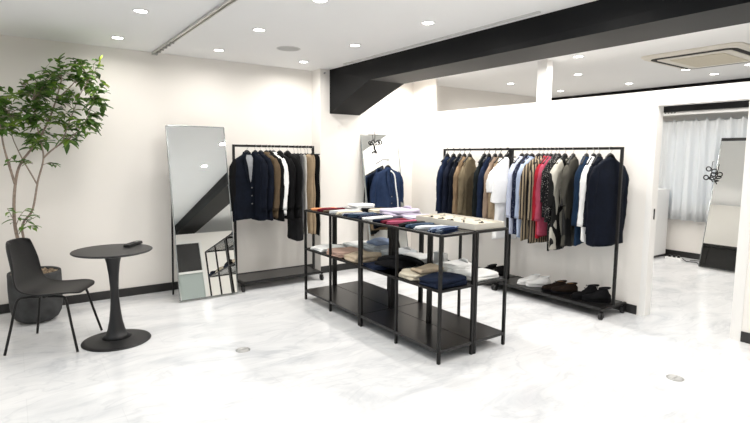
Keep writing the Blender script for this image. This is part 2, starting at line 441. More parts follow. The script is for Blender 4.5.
# ------------------------------------------------------------------ floor outlets
def outlet(label, x, y):
    t = thing('floor_outlet', label, 'floor outlet', (x, y, 0))
    MB().lathe([(.055, .0005), (.054, .003), (.044, .004), (.043, .002)], 32).build('rim', 'steel', t, smooth=True)
    MB().lathe([(.043, .001), (.042, .003), (.001, .0032)], 32).build('lid', 'speakergrille', t, smooth=True)
    MB().box(-.03, .03, -.006, .006, .003, .0045).build('latch', 'steel', t)
outlet('round metal floor outlet in front of the display shelves, left of them', 1.387, 3.683)
outlet('round metal floor outlet on the tiles at the lower right', 3.637, 1.523)

# ------------------------------------------------------------------ leaning mirrors
def lean_mirror(label, base, length, width, tilt, rz, black_top=False):
    """base = middle of the lower back edge; local X along the width, leaning towards +Y"""
    t = thing('leaning_mirror', label, 'mirror', base, rz)
    t.rotation_euler = (-tilt, 0, rz)
    MB().box(-width/2, width/2, -.022, -.004, .0, length).build('backing_board', 'backing', t)
    MB().box(-width/2+.006, width/2-.006, -.027, -.0222, .006, length-.006).build('mirror_glass', 'mirror', t)
    f = MB(); a = width/2; e_ = .004
    f.box(-a-e_, -a+e_, -.029, -.002, -.0, length); f.box(a-e_, a+e_, -.029, -.002, -.0, length); f.box(-a, a, -.029, -.002, -e_, e_)
    if not black_top: f.box(-a, a, -.029, -.002, length-e_, length+e_)
    f.build('frame', 'mirror_edge', t)
    for sx in (-1, 1):
        x = sx*(width/2-.012); zt = length*.62; back = Vector((0, .30+.10*0, 0))
        # back leg: from mid height of the board down to the floor behind (local frame is tilted)
        cz, sz = math.cos(tilt), math.sin(tilt)
        wy, wz = .30, .012-base[2]
        ly = wy*cz - wz*sz; lz = wy*sz*1.0 + wz*cz
        MB().tube([(x, .004, zt), (x, ly, lz)], .010, 8).build('stand_leg', 'metal', t)
    MB().box(-width/2+.01, width/2-.01, -.004, .012, length*.62-.012, length*.62+.012).build('hinge_bar', 'metal', t)
    if black_top: MB().box(-a-.004, a+.004, -.031, 0, length-.03, length+.012).build('top_bar', 'metal', t)
    return t
tl = math.radians(10.2)
lean_mirror('tall frameless standing mirror tilted back beside the left clothes rack', (1.635, 5.285, .012), 1.815, .605, tl, 0)
lean_mirror('tall thin-edged mirror standing in the recess behind the navy suit', (4.085, 5.33, .012), 1.80, .605, tl, 0)
m3 = lean_mirror('tall mirror with black top bar in front of the curtain in the far room', (7.71, 2.72, .012), 1.81, .605, math.atan2(.43, 1.76), -PI/2, True)

# rings hung from the mirror edge in the far room and near the recess mirror
def ring_hanger(label, loc, rz, spots):
    t = thing('ring_hanger', label, 'ring hanger', loc, rz)
    MB().tube([(0, 0, .02), (0, -.01, .10), (.0, 0, .16), (.01, .02, .165)], .004).build('strap', 'metal', t)
    for x, z, rx in spots:
        MB().torus((0, 0, 0), .030, .008, Matrix.Translation((x, -.02, z)) @ Matrix.Rotation(PI/2+rx, 4, 'X')).build('ring', 'plasticblack', t, smooth=True)
    MB().tube([(0, -.02, .0), (-.01, -.02, -.06), (.03, -.02, -.12)], .008).build('tail', 'plasticblack', t)
ring_hanger('cluster of black rings hanging at the left edge of the far room mirror', (7.92, 3.04, 1.30), -PI/2,
            [(-.035, .06, .2), (.035, .03, -.3), (-.06, -.06, .1), (.030, -.015, .5), (.01, -.07, .9)])
ring_hanger('pair of small black rings hanging high in the recess above the navy suit', (3.99, 5.60, 1.66), 0,
            [(-.045, .02, .3), (.075, .03, -.4), (-.02, -.12, .7)])

# ------------------------------------------------------------------ curtain in far room
t = thing('curtain', 'white pinch-pleated curtain hanging over the far room window', 'curtain', (8.19, 0, 0))
random.seed(3)
n = 260; y0, y1 = 1.2, 3.93; zs = [2.10, 2.06, 2.03, 1.96, 1.85, 1.6, 1.3, 1.0, .75, .58]
vs = []; fs = []
for zi, z in enumerate(zs):
    s = (2.1-z)/1.52
    for i in range(n+1):
        y = y0+(y1-y0)*i/n; u = (y-y0)/.152
        ph = u-math.floor(u)
        pin = math.exp(-((ph-.5)/.10)**2)
        wave = math.sin(2*PI*u*1.0+1.2*math.sin(u*.7))
        x = .036*wave*(.5+s*.8) + .010*math.sin(4.7*PI*u+s*2) * (.5+s)
        zz = z
        if zi == 0: zz = 2.035 + .065*pin
        if zi < 4: x -= .02*pin
        vs.append((x, y+.004*math.sin(u*9+s*3), zz))
for a in range(len(zs)-1):
    for i in range(n): fs.append((a*(n+1)+i, a*(n+1)+i+1, (a+1)*(n+1)+i+1, (a+1)*(n+1)+i))
MB().add(vs, fs).build('drape', 'curtain', t, smooth=True, solid=.003)
t = thing('curtain_rail', 'white curtain rail with black runners under the far dark beam', 'curtain rail', (8.07, 0, 2.188))
MB().box(-.03, .03, .6, 4.2, -.050, -.001).build('rail_profile', 'white', t)
for k in range(6):
    MB().cyl((-.034, 3.86-.045*k, -.02), .009, .012, 10, None).build('runner', 'plasticblack', t)

# far room odds and ends
t = thing('cabinet', 'low white cabinet standing just inside the doorway on the left', 'cabinet', (7.95, 4.02, 0))
MB().box(-.19, .22, -.33, .40, .04, 1.04).build('carcass', 'white', t, bevel=.004)
MB().box(-.208, -.192, -.325, .03, .06, 1.03).build('door', 'trimwhite', t, bevel=.003)
MB().box(-.208, -.192, .04, .395, .06, 1.03).build('door', 'trimwhite', t, bevel=.003)
MB().box(-.17, .2, -.31, .38, 0, .04).build('plinth', 'base', t)
t = thing('power_strip', 'white power strip with black plugs on the far room floor', 'power strip', (8.02, 3.50, 0), .15)
MB().box(-.025, .025, -.11, .11, 0, .03).build('strip_body', 'white', t, bevel=.004)
for k in range(3): MB().box(-.018, .018, -.08+.06*k, -.05+.06*k, .03, .065).build('plug', 'plasticblack', t, bevel=.003)
random.seed(8)
for lab, pts in (('black cable looping from the power strip toward the far room mirror', [(8.02, 3.38, .035), (7.97, 3.3, .008), (8.0, 3.18, .008), (7.9, 3.1, .008), (7.98, 2.98, .008), (8.1, 3.08, .008), (8.15, 3.2, .008), (8.08, 3.3, .008)]),
                 ('black cable curling left of the power strip along the far baseboard', [(8.05, 3.62, .035), (8.12, 3.7, .008), (8.2, 3.66, .008), (8.22, 3.78, .008), (8.1, 3.83, .008)])):
    P_ = [Vector(p) for p in pts]; out = []
    for i in range(len(P_)-1):
        p0, p1, p2, p3 = P_[max(i-1, 0)], P_[i], P_[i+1], P_[min(i+2, len(P_)-1)]
        for k in range(6):
            u = k/6; out.append(.5*((2*p1)+(-p0+p2)*u+(2*p0-5*p1+4*p2-p3)*u*u+(-p0+3*p1-3*p2+p3)*u**3))
    tag(MB().tube(out+[P_[-1]], .005, 6).build('power_cable', 'rubber', None, smooth=True), lab, 'cable')
# black bench the far mirror reflects
t = thing('counter', 'black counter behind the partition, seen only in the far mirror', 'counter', (5.40, 3.75, 0))
MB().box(-.3, .3, -.6, .6, 1.0, 1.05).build('worktop', 'shelfmetal', t, bevel=.004)
for sx in (-1, 1):
    for sy in (-1, 1): MB().box(sx*.14-.139, sx*.14+.139, sy*.29-.288, sy*.29+.288, 0, 1.0).build('cabinet', 'shelfmetal', t, bevel=.004)

# ------------------------------------------------------------------ tree
t = thing('potted_tree', 'tall slender green indoor tree in a rounded charcoal pot', 'potted tree', (.125, 5.43, 0))
pot = MB().lathe([(.10, 0), (.125, .005), (.165, .03), (.192, .08), (.203, .15), (.207, .30), (.205, .435), (.203, .45), (.194, .455), (.184, .44), (.182, .39), (.05, .39)], 48).build('pot', 'pot', t, smooth=True)
so = MB(); random.seed(5)
so.lathe([(.182, .385), (.182, .412), (.10, .425), (.001, .428)], 32)
for _ in range(160):
    a = random.uniform(0, 2*PI); rr = .172*math.sqrt(random.random())
    so.box(-.02, .02, -.007, .007, -.004, .004, Matrix.Translation((rr*math.cos(a), rr*math.sin(a), .426+random.random()*.012)) @ Euler((random.uniform(-.5, .5), random.uniform(-.4, .4), random.uniform(0, 6))).to_matrix().to_4x4())
so.build('wood_chips', 'soil', t)
# trunk control points from measured image positions (local to pot centre)
F = 508.64; YAW, PIT, ROL = .6211135, -.10809467, .00752019
cy, sy, cp, sp, cr, sr = math.cos(YAW), math.sin(YAW), math.cos(PIT), math.sin(PIT), math.cos(ROL), math.sin(ROL)
fwd = Vector((sy*cp, cy*cp, sp)); rgt = Vector((cy, -sy, 0)); upv = rgt.cross(fwd)
R0 = cr*rgt+sr*upv; U0 = -sr*rgt+cr*upv
CAM = Vector((0, 0, 1.5))
POTL = Vector((.125, 5.43, 0))
def treept(x, y, dy=0.0):
    d = R0*((x-375)/F) - U0*((y-211.5)/F) + fwd
    s = (5.40+dy)/d.y
    return CAM + d*s - POTL
br = MB(); nodes_ = []
def smooth_path(pts, k=5):
    out = []
    for i in range(len(pts)-1):
        p0, p1, p2, p3 = pts[max(i-1, 0)], pts[i], pts[i+1], pts[min(i+2, len(pts)-1)]
        for q in range(k):
            u = q/k; out.append(.5*((2*p1)+(-p0+p2)*u+(2*p0-5*p1+4*p2-p3)*u*u+(-p0+3*p1-3*p2+p3)*u**3))
    return out+[pts[-1]]
def limb(pp, r0, r1):
    pts = smooth_path(pp); n_ = len(pts)
    br.tube(pts, [r0+(r1-r0)*i/(n_-1) for i in range(n_)], 8)
    nodes_.extend(pts[n_//3:]); return pts
base = Vector((-.02, -.06, .41))
A0 = [base, treept(17.5, 238), treept(14, 210), treept(15.6, 182), treept(21, 163, .02), treept(36, 143, .05), treept(48, 122, .08), treept(56, 100, .1), treept(62, 78, .1)]
limb(A0, .015, .005)
limb([treept(15.0, 184), treept(10, 168, -.03), treept(6, 155, -.08), treept(3, 143, -.1), treept(0, 125, -.15), treept(-8, 100, -.2)], .011, .004)
B0 = [base+Vector((.03, .0, 0)), treept(22, 230, -.02), treept(32.5, 210, -.05), treept(37.7, 182, -.08), treept(43.5, 158, -.1), treept(40, 140, -.1), treept(36, 120, -.1), treept(33, 100, -.1)]
limb(B0, .011, .004)
limb([treept(43.5, 158, -.1), treept(52, 150, -.12), treept(62, 143, -.12), treept(75, 134, -.1), treept(86, 120, -.1), treept(94, 100, -.1)], .008, .003)
limb([treept(37, 184, -.08), treept(30, 172, -.05), treept(23, 160, 0), treept(17, 148, .05), treept(12, 135, .05), treept(10, 115, .1)], .007, .003)
limb([treept(62, 143, -.12), treept(70, 120, -.05), treept(80, 95, 0), treept(92, 75, 0)], .006, .002)
limb([treept(48, 122, .08), treept(40, 105, .12), treept(28, 92, .1), treept(20, 80, .1)], .006, .002)
limb([treept(56, 100, .1), treept(72, 85, .12), treept(84, 70, .1)], .006, .002)
limb([treept(21, 163, .02), treept(30, 163, -.05), treept(33, 164, -.08)], .004, .002)
low = [limb([treept(18, 232), treept(12, 217, -.04), treept(7, 208, -.06)], .004, .0015), limb([treept(19, 234), treept(27, 222, -.08), treept(40, 215, -.1)], .004, .0015),
       limb([treept(16, 226), treept(20, 216, -.1), treept(26, 209, -.12)], .004, .0015), limb([treept(22, 230), treept(30, 226, -.1), treept(35, 230, -.12)], .003, .0015)]
mid_ = [limb([treept(42, 165, -.1), treept(50, 163, -.14), treept(55, 166, -.16)], .003, .0015), limb([treept(19, 166), treept(26, 160, -.06), treept(33, 163, -.1)], .003, .0015),
        limb([treept(12, 172), treept(10, 160, -.06), treept(16, 155, -.1)], .003, .0015)]
random.seed(21)
leaves = MB(); young = MB()
def leaf(mb, p, d, L, W, droop):
    d = d.normalized(); side = d.cross(Vector((0, 0, 1)))
    if side.length < .1: side = Vector((1, 0, 0))
    side.normalize(); side = (side + Vector((0, 0, random.uniform(-.5, .5)))).normalized()
    nrm = side.cross(d).normalized()
    prof = [(0, .04), (.15, .5), (.38, 1), (.62, .86), (.85, .4), (1, .02)]
    vs = []; 
    for s, w_ in prof:
        c = p + d*(L*s) + Vector((0, 0, -droop*L*s*s))
        for q in (-1, 0, 1):
            vs.append(c + side*(W*w_*q) + nrm*(abs(q)*W*.35))
    fs = []
    for i in range(len(prof)-1):
        for q in range(2):
            a = i*3+q; fs.append((a, a+1, a+4, a+3))
    mb.add(vs, fs)
def twig(p, end, nl, young_tip=False):
    m = (p+end)/2 + Vector((random.uniform(-.03, .03), random.uniform(-.03, .03), random.uniform(0, .05)))
    pts = smooth_path([p, m, end], 4)
    br.tube(pts, [.0025-.0015*i/(len(pts)-1) for i in range(len(pts))], 5)
    dirv = (end-p)
    if dirv.length < .02: dirv = Vector((0, 0, .1))
    dirv.normalize()
    for k in range(nl):
        u = .3+.7*(k+1)/nl; idx = min(int(u*(len(pts)-1)), len(pts)-1); q = pts[idx]
        a = random.uniform(0, 2*PI)
        out = Vector((math.cos(a), math.sin(a), random.uniform(-.4, .35)))
        d = (dirv*.7+out*.9)
        leaf(leaves, q, d, random.uniform(.06, .105), random.uniform(.017, .027), random.uniform(.05, .6))
    if young_tip:
        for k in range(3): leaf(young, end, dirv+Vector((random.uniform(-.7, .7), random.uniform(-.4, .4), .2)), random.uniform(.06, .09), .016, .2)
def inside(x, y):
    e1 = ((x-62)/42)**2+((y-105)/46)**2
    e2 = ((x-28)/24)**2+((y-118)/32)**2
    e3 = ((x-2)/20)**2+((y-118)/34)**2
    e4 = ((x-72)/22)**2 + ((y-72)/16)**2
    return e1 < 1 or e2 < 1 or e3 < .9 or e4 < 1
cnt = 0; base_nodes = [n_ for n_ in nodes_]
while cnt < 190:
    x, y = random.uniform(-22, 104), random.uniform(58, 150)
    if not inside(x, y): continue
    if y > 128 and 12 < x < 90 and random.random() < .45: continue
    e_ = treept(x, y, random.uniform(-.30, .28))
    nb = min(base_nodes, key=lambda q: (q-e_).length + (0 if q.z < e_.z+.02 else .15))
    if (nb-e_).length > .45: continue
    twig(nb, e_, random.randint(4, 6)); cnt += 1
for ex, ey in ((100, 62), (96, 72), (103, 84), (98, 68)):
    e_ = treept(ex, ey, 0.02); nb = min(base_nodes, key=lambda q: (q-e_).length); twig(nb, e_, 4, ex in (100, 98, 103))
for pth in low+mid_:
    for k in range(6):
        q = pth[min(len(pth)-1, 3+int(k*(len(pth)-3)/6))]; a = random.uniform(0, 2*PI)
        leaf(leaves, q, Vector((math.cos(a), math.sin(a), random.uniform(-.1, .3))), random.uniform(.06, .1), .015, .4)
br.build('trunk', 'bark', t, smooth=True)
leaves.build('foliage', 'leaf', t, smooth=True)
o = young.build('young_leaves', 'youngleaf', t, smooth=True); o['label'] = 'yellow-green new leaves'

# ------------------------------------------------------------------ round table + remote
t = thing('pedestal_table', 'round black pedestal table with trumpet base beside the black chair', 'table', (.625, 4.46, 0))
MB().lathe([(.05, .722), (.262, .724), (.284, .730), (.293, .737), (.293, .741), (.289, .745), (.001, .745)], 64).build('tabletop', 'tabletop', t, smooth=True, auto=.6)
MB().lathe([(.08, .722), (.064, .70), (.049, .64), (.037, .54), (.031, .44), (.031, .36), (.038, .26), (.049, .17), (.063, .10), (.080, .055), (.110, .034)], 40).build('stem', 'tabletop', t, smooth=True)
MB().lathe([(.252, 0), (.256, .003), (.253, .008), (.22, .014), (.17, .020), (.125, .027), (.10, .034), (.02, .036)], 64).build('base', 'tabletop', t, smooth=True)
t = thing('remote_control', 'black remote control lying on the round black table', 'remote control', (.80, 4.59, .745), .86)
MB().rings([rrect(.100, .028, .008, .0005), rrect(.101, .029, .008, .014), rrect(.095, .025, .007, .024)]).build('body', 'plasticblack', t, smooth=True, auto=.6)
for i in range(4):
    for j in range(2): MB().cyl((-.05+.022*i, -.008+.016*j, .024), .005, .002, 10).build('button', 'rubber', t)
MB().rings([rrect(.018, .012, .004, .024), rrect(.018, .012, .004, .0255)]).build('display', 'steel', t).location = (.05, 0, 0)

# ------------------------------------------------------------------ chair
fa = math.atan2(-.22, .44)
t = thing('dining_chair', 'black moulded shell chair on slim splayed metal legs', 'chair', (.222, 4.67, 0), fa)
prof = [(-.278, .84, .120), (-.275, .826, .150), (-.268, .785, .168), (-.252, .72, .182), (-.232, .65, .195), (-.209, .58, .207), (-.184, .515, .216), (-.152, .470, .222), (-.105, .445, .226), (-.05, .434, .229),
        (.01, .431, .230), (.09, .437, .230), (.16, .447, .224), (.215, .451, .206), (.245, .446, .178), (.255, .435, .12)]
vs = []; K = 16
for i, (u, z, w_) in enumerate(prof):
    back = max(0, min(1, (z-.47)/.2)) if u < -.1 else 0
    for k in range(K+1):
        q = -1+2*k/K
        cu = .060*q*q*back; cz = (.020*q*q*(1-back) if u < .12 else .020*q*q*max(0, (.25-u)/.13))
        vs.append((u+cu-.0, w_*math.sin(q*PI/2*.98), z+cz - (0.022*q**4 if i == 0 else 0)))
fs = [(i*(K+1)+k, i*(K+1)+k+1, (i+1)*(K+1)+k+1, (i+1)*(K+1)+k) for i in range(len(prof)-1) for k in range(K)]
MB().add(vs, fs).build('seat_shell', 'plasticblack', t, smooth=True, solid=.012, subd=1)
for sx in (-1, 1):
    for sy in (-1, 1):
        foot = Vector((sx*.252, sy*.245, .006)); knee = Vector((sx*.165 if sx > 0 else -.175, sy*.185, .395)); inn = Vector((sx*.12, sy*.165, .418)); c_ = Vector((sx*.03, sy*.155, .420))
        MB().tube(smooth_path([foot, foot.lerp(knee, .5), knee, inn, c_], 5), .0095, 10).build('leg', 'metal', t, smooth=True)
MB().tube([(.0, -.16, .418), (0, .16, .418)], .010, 10).tube([(-.1, -.16, .418), (-.1, .16, .418)], .008, 10).build('seat_frame', 'metal', t, smooth=True)

# ------------------------------------------------------------------ display shelf units
UX, UY = .360, 1.030
def shelf_unit():
    t = thing('display_shelf', '', 'shelf unit', (0, 0, 0), 0, 'black metal display shelves in the middle of the room')
    s = .011
    for ix, x in enumerate((s+.001, UX-s-.001)):
        for iy, y in enumerate((s, UY/2, UY-s)):
            MB().box(x-s, x+s, y-(s if iy != 1 else s*.8), y+(s if iy != 1 else s*.8), 0, .945).build('leg', 'metal', t, bevel=.0015)
    def frame(z, n, h=.018):
        f = MB(); f.box(2*s, UX-2*s, 0, 2*s, z-h, z); f.box(2*s, UX-2*s, UY-2*s, UY, z-h, z)
        f.box(0.001, 2*s-.002, 2*s, UY-2*s, z-h, z); f.box(UX-2*s+.002, UX-.001, 2*s, UY-2*s, z-h, z)
        return f.build(n, 'metal', t)
    frame(.950, 'top_frame'); frame(.546, 'middle_frame', .016)
    MB().box(2*s-.001, UX-2*s+.001, 2*s-.001, UY-2*s+.001, .943, .9502).build('top_pane', 'glass', t)
    MB().box(2*s-.001, UX-2*s+.001, 2*s-.001, UY-2*s+.001, .539, .5462).build('middle_pane', 'glass', t)
    sh = MB(); sh.box(.003, UX-.003, .002, UY-.002, .094, .104); sh.box(.001, .006, .002, UY-.002, .083, .105); sh.box(UX-.006, UX-.001, .002, UY-.002, .083, .105)
    sh.box(.003, UX-.003, .001, .006, .083, .105); sh.box(.003, UX-.003, UY-.006, UY-.001, .083, .105)
    sh.build('bottom_shelf', 'shelfmetal', t)
    return t
TX, TY = 2.440, 2.608
u0 = shelf_unit(); u0.location = (TX, TY, 0)
u0['label'] = 'black metal and glass display shelf unit nearest the camera, navy garment on its middle shelf'
dup(u0, (TX, TY+UY+.004, 0), label='black metal and glass display shelf unit at the far left end, orange tie on top')
dup(u0, (TX+UX+.004, TY, 0), label='black metal and glass display shelf unit under the white accessory tray')
dup(u0, (TX+UX+.004, TY+UY+.004, 0), label='black metal and glass display shelf unit behind, under the folded lilac shirt')
ZT, ZM, ZB = .9504, .5464, .105

# ---- folded goods
def blob_sheet(mb, w, d, h, seed, z0=0, nx=14, ny=14, ex=.35, rough=.3, taper=0.0, edge=.0):
    """soft folded piece: rounded slab with uneven top"""
    rnd = random.Random(seed); ph = [rnd.uniform(0, 6.28) for _ in range(6)]
    rs = []
    N = 36
    lev = [(0, .97), (.12, 1.0), (.5, 1.015), (.85, .99), (1.0, .94), (1.06, .6), (1.08, .25)]
    for s, k in lev:
        ring = []
        for x, y, a in sup(w/2*k, d/2*k, N, ex):
            wob = 1+.03*math.sin(3*a+ph[0])+.03*math.sin(5*a+ph[1])*rough*3+.012*math.sin(11*a+ph[4])
            xx = x*wob; yy = y*wob
            if taper: yy *= 1-taper*max(0, -xx/(w/2))**2
            zz = z0+h*s*(1+ (rough*.45*math.sin(xx*22+ph[2])*math.cos(yy*19+ph[3]) if s > .5 else 0))
            ring.append((xx, yy, max(z0, zz)))
        rs.append(ring)
    mb.rings(rs)
def folded(name, label, cat, x, y, z, w, d, h, layers, m, seed, rz=0, group=None, rough=.3, collar=None, taper=0.0):
    t = thing(name, label, cat, (x, y, z+.0006), rz, group)
    lh = h/layers; body = MB(); rnd = random.Random(seed)
    for k in range(layers):
        blob_sheet(body, w*(1-.02*k)*rnd.uniform(.97, 1.0), d*(1-.02*k)*rnd.uniform(.96, 1.0), lh*.97, seed+k*7, k*lh, rough=rough, taper=taper)
    body.build('cloth_body' if collar else 'folded_cloth', m, t, smooth=True)
    if collar:
        c = MB(); c.tube([(w*.3, -.05, h+.006), (w*.36, -.02, h+.012), (w*.37, .02, h+.012), (w*.3, .05, h+.006)], [.008, .013, .013, .008], 8); c.build('collar', collar, t, smooth=True)
    return t

C = lambda n_, c, v=.12: M.setdefault(n_, fabric(n_, c, v))
C('f_orange', (.80, .33, .15)); C('f_darkred', (.13, .008, .022)); C('f_pink', (.36, .07, .13)); C('f_black', (.005, .005, .006)); C('f_brown', (.12, .085, .06))
C('f_cream', (.60, .54, .43)); C('f_white', (.87, .87, .86), .02); C('f_navy', (.008, .013, .030)); C('f_blue', (.045, .09, .22)); C('f_lilac', (.52, .47, .58), .05)
C('f_grey', (.30, .31, .33)); C('f_lgrey', (.62, .64, .66), .05); C('f_blush', (.48, .33, .27)); C('f_beige', (.48, .39, .29)); C('f_ltblue', (.26, .32, .46)); C('f_teal', (.035, .06, .10))
C('f_red', (.50, .02, .04)); C('f_knit', (.004, .004, .005), .2)
M['p_navywhite'] = pattern('p_navywhite', [(.012, .018, .05), (.5, .52, .56)], 'stripe', 12, 'Y', (.8,))
M['p_bluestripe'] = pattern('p_bluestripe', [(.02, .035, .09), (.33, .40, .52)], 'stripe', 14, 'Y', (.62,))
M['p_navyspeck'] = pattern('p_navyspeck', [(.35, .37, .44), (.010, .014, .035)], 'speck', 90, 'X', (.2,))
M['p_blackspeck'] = pattern('p_blackspeck', [(.42, .40, .37), (.010, .010, .011)], 'speck', 75, 'X', (.24,))
M['p_beigestripe'] = pattern('p_beigestripe', [(.30, .24, .165), (.012, .011, .012)], 'stripe', 10.5, 'X', (.55,))
M['p_brush'] = pattern('p_brush', [(.012, .012, .012), (.50, .48, .42)], 'noise', 5.5, 'X', (.52,), distort=1.4)
M['p_olive'] = pattern('p_olive', [(.02, .02, .02), (.07, .066, .055)], 'noise', 5.0, 'X', (.47,), distort=1.0)
M['p_ltbluestripe'] = pattern('p_ltbluestripe', [(.28, .36, .55), (.52, .58, .70)], 'stripe', 50, 'X', (.5,))
M['p_paleshirt'] = pattern('p_paleshirt', [(.42, .46, .62), (.60, .64, .76)], 'stripe', 40, 'X', (.5,))

TIES = 'folded ties laid in a row on the front display shelves'
ties = [('orange', 'f_orange', 'leftmost of the row'), ('dark red', 'f_darkred', 'beside the orange one'), ('black-brown', 'f_brown', 'between the dark red and the grey one'),
        ('light grey', 'f_lgrey', 'beside the black-brown one'), ('cream', 'f_cream', 'left of the navy one with white stripes'), ('navy and white striped', 'p_navywhite', 'beside the cream one'),
        ('teal blue', 'f_teal', 'third left of the red one'), ('navy speckled', 'p_navyspeck', 'second left of the red one'), ('white', 'f_white', 'just left of the red one'), ('dark navy', 'f_navy', 'between the white and the red one'),
        ('red', 'f_darkred', 'the reddest near the middle of the row'), ('pink', 'f_pink', 'beside the red one'), ('black', 'f_black', 'between the pink and the blue-grey one'), ('blue-grey', 'f_teal', 'left of the two nearest the camera'),
        ('silver grey', 'f_lgrey', 'second nearest the camera'), ('blue striped', 'p_bluestripe', 'nearest the camera on bare glass')]
n_t = len(ties)
random.seed(4)
for i, (cn, m_, where) in enumerate(ties):
    y = 4.555-(i+.0)*(4.555-2.80)/(n_t-1)
    L_ = random.uniform(.27, .32)
    folded('folded_tie', f'folded {cn} tie on the front display shelves, {where}', 'tie', TX+.03+L_/2+random.uniform(0, .015), y, ZT, L_, random.uniform(.07, .092), random.uniform(.014, .026), 2, m_, 100+i, random.uniform(-.16, .16), TIES, .9, taper=.45)
# back row on top
bx = TX+UX+.004+.178
folded('folded_shirt', 'small white rolled cloth on top at the far left end of the back row', 'folded shirt', bx, 4.42, ZT, .26, .2, .05, 2, 'f_white', 31, .05)
folded('folded_tie', 'black folded tie lying behind the white roll on the back row', 'tie', bx+.02, 4.22, ZT, .27, .09, .025, 2, 'f_black', 32, -.05)
folded('folded_shirt', 'pale blush folded cloth on the back row left of the lilac shirt', 'folded shirt', bx, 4.04, ZT, .28, .17, .03, 2, 'f_cream', 33)
folded('folded_shirt', 'large lilac folded shirt draped on top of the back shelf unit', 'folded shirt', bx-.0, 3.76, ZT, .32, .30, .055, 2, 'f_lilac', 34, .1, None, .5, 'f_lilac')
folded('folded_shirt', 'flat pale lilac folded shirt between the lilac shirt and the white tray', 'folded shirt', bx, 3.46, ZT, .31, .20, .022, 2, 'f_lilac', 35, -.05)
# tray
t = thing('accessory_tray', 'long cream tray of small accessories on top of the display shelves', 'tray', (bx-.005, 2.98, ZT+.0006))
C('f_tray', (.60, .57, .51), .03)
f = MB(); a, b_, h_ = .165, .345, .048
f.box(-a, a, -b_, b_, 0, .006); f.box(-a, -a+.008, -b_, b_, .006, h_); f.box(a-.008, a, -b_, b_, .006, h_); f.box(-a+.008, a-.008, -b_, -b_+.008, .006, h_); f.box(-a+.008, a-.008, b_-.008, b_, .006, h_)
f.build('tray_body', 'f_tray', t, bevel=.002)
f = MB(); f.box(-a+.009, a-.009, -b_+.009, b_-.009, .007, .036); f.build('lining', 'f_cream', t)
random.seed(9)
acc = [(-.09, .24, 'black enamel tie bar'), (.06, .25, 'silver tie bar'), (-.08, .12, 'pair of dark cufflinks'), (.07, .12, 'black clip'), (-.09, 0, 'silver brooch'), (.05, -.01, 'dark brooch'), (-.07, -.13, 'black pin'), (.08, -.14, 'silver pin'), (0, -.25, 'dark tie bar')]
for i, (ax_, ay_, nm) in enumerate(acc):
    q = thing('tie_pin', f'{nm} in the cream accessory tray, {["left back", "back", "left", "middle", "centre left", "centre", "right", "far right", "nearest corner"][i]} spot', 'tie pin', (bx-.005+ax_, 2.98+ay_, ZT+.037), random.uniform(-1, 1), 'small accessories in the cream tray')
    MB().box(-.028, .028, -.006, .006, 0, .007).build('bar', 'metal' if i % 2 == 0 else 'steel', q, bevel=.002)
    MB().cyl((.012, 0, .007), .008, .005, 12).build('stud', 'chrome' if i % 2 else 'metal', q)

# middle shelf
MID = 'folded clothes on the middle glass shelves'
fx = TX+.176
def mid(label, x, y, w, d, h, lay, m_, seed, z=ZM, name='folded_shirt', cat='folded shirt', rz=0, rough=.75, collar=None):
    return folded(name, label, cat, x, y, z, w, d, h, lay, m_, seed, rz, MID, rough, collar)
mid('flat white folded shirt at the far left end of the middle shelf', fx-.005, 4.47, .31, .26, .03, 2, 'f_white', 41)
mid('blush pink folded shirts stacked low behind the second front leg', fx, 4.14, .31, .28, .05, 3, 'f_blush', 42)
mid('cream folded shirt right of the blush pink stack on the middle shelf', fx, 3.84, .31, .26, .055, 2, 'f_beige', 43)
mid('thin dark navy folded trousers lying under the crumpled black knit', fx-.01, 3.50, .33, .24, .03, 2, 'f_navy', 44, name='folded_trousers', cat='trousers')
k = thing('crumpled_sweater', 'crumpled black knit sweater heaped on the middle shelf', 'sweater', (fx+.01, 3.36, ZM+.0320), .1, MID)
def heap(w, d, h, seed):
    rnd = random.Random(seed); mb = MB(); N = 32; rs = []
    ph = [rnd.uniform(0, 6.28) for _ in range(8)]
    for s in (0, .15, .35, .55, .75, .9, 1.0):
        k_ = math.sqrt(max(.02, 1-s*s*.96)); ring = []
        for x, y, a in sup(w/2*k_, d/2*k_, N, .8):
            wob = 1+.09*math.sin(4*a+ph[0]+s*3)+.05*math.sin(7*a+ph[1]-s*5)
            ring.append((x*wob, y*wob, h*s*(1+.22*math.sin(9*x*3+ph[2])*math.cos(8*y*3+ph[3]))))
        rs.append(ring)
    mb.rings(rs); return mb
heap(.30, .34, .085, 5).build('knit_body', 'f_knit', k, smooth=True, subd=1)
MB().tube(smooth_path([Vector((-.10, .1, .04)), Vector((-.05, -.08, .085)), Vector((.06, -.16, .06)), Vector((.12, -.2, .02))], 5), .026, 10).build('sleeve', 'f_knit', k, smooth=True)
mid('cream folded shirt just left of the navy folded one on the middle shelf', fx, 3.03, .31, .21, .05, 2, 'f_cream', 46)
mid('beige folded shirt lying on the cream one, middle shelf nearest the camera', fx+.03, 2.98, .24, .15, .028, 1, 'f_beige', 47, z=ZM+.056)
mid('navy folded sweater nearest the camera on the middle shelf', fx-.01, 2.755, .32, .24, .062, 2, 'f_navy', 48, name='folded_sweater', cat='sweater', rough=.6)
mid('pale grey-blue folded shirts in a stack behind the blush pink stack', bx, 4.10, .31, .27, .085, 3, 'f_lgrey', 49, collar='f_lgrey')
mid('light blue folded shirt lying on top of the grey-blue stack', bx-.02, 4.02, .26, .22, .035, 1, 'f_ltblue', 50, z=ZM+.094)
mid('white folded shirt at the back of the far left middle shelf', bx, 4.46, .30, .25, .035, 2, 'f_white', 51)
mid('light grey folded shirts behind the crumpled black knit', bx, 3.76, .31, .26, .06, 3, 'f_lgrey', 52, collar='f_white')
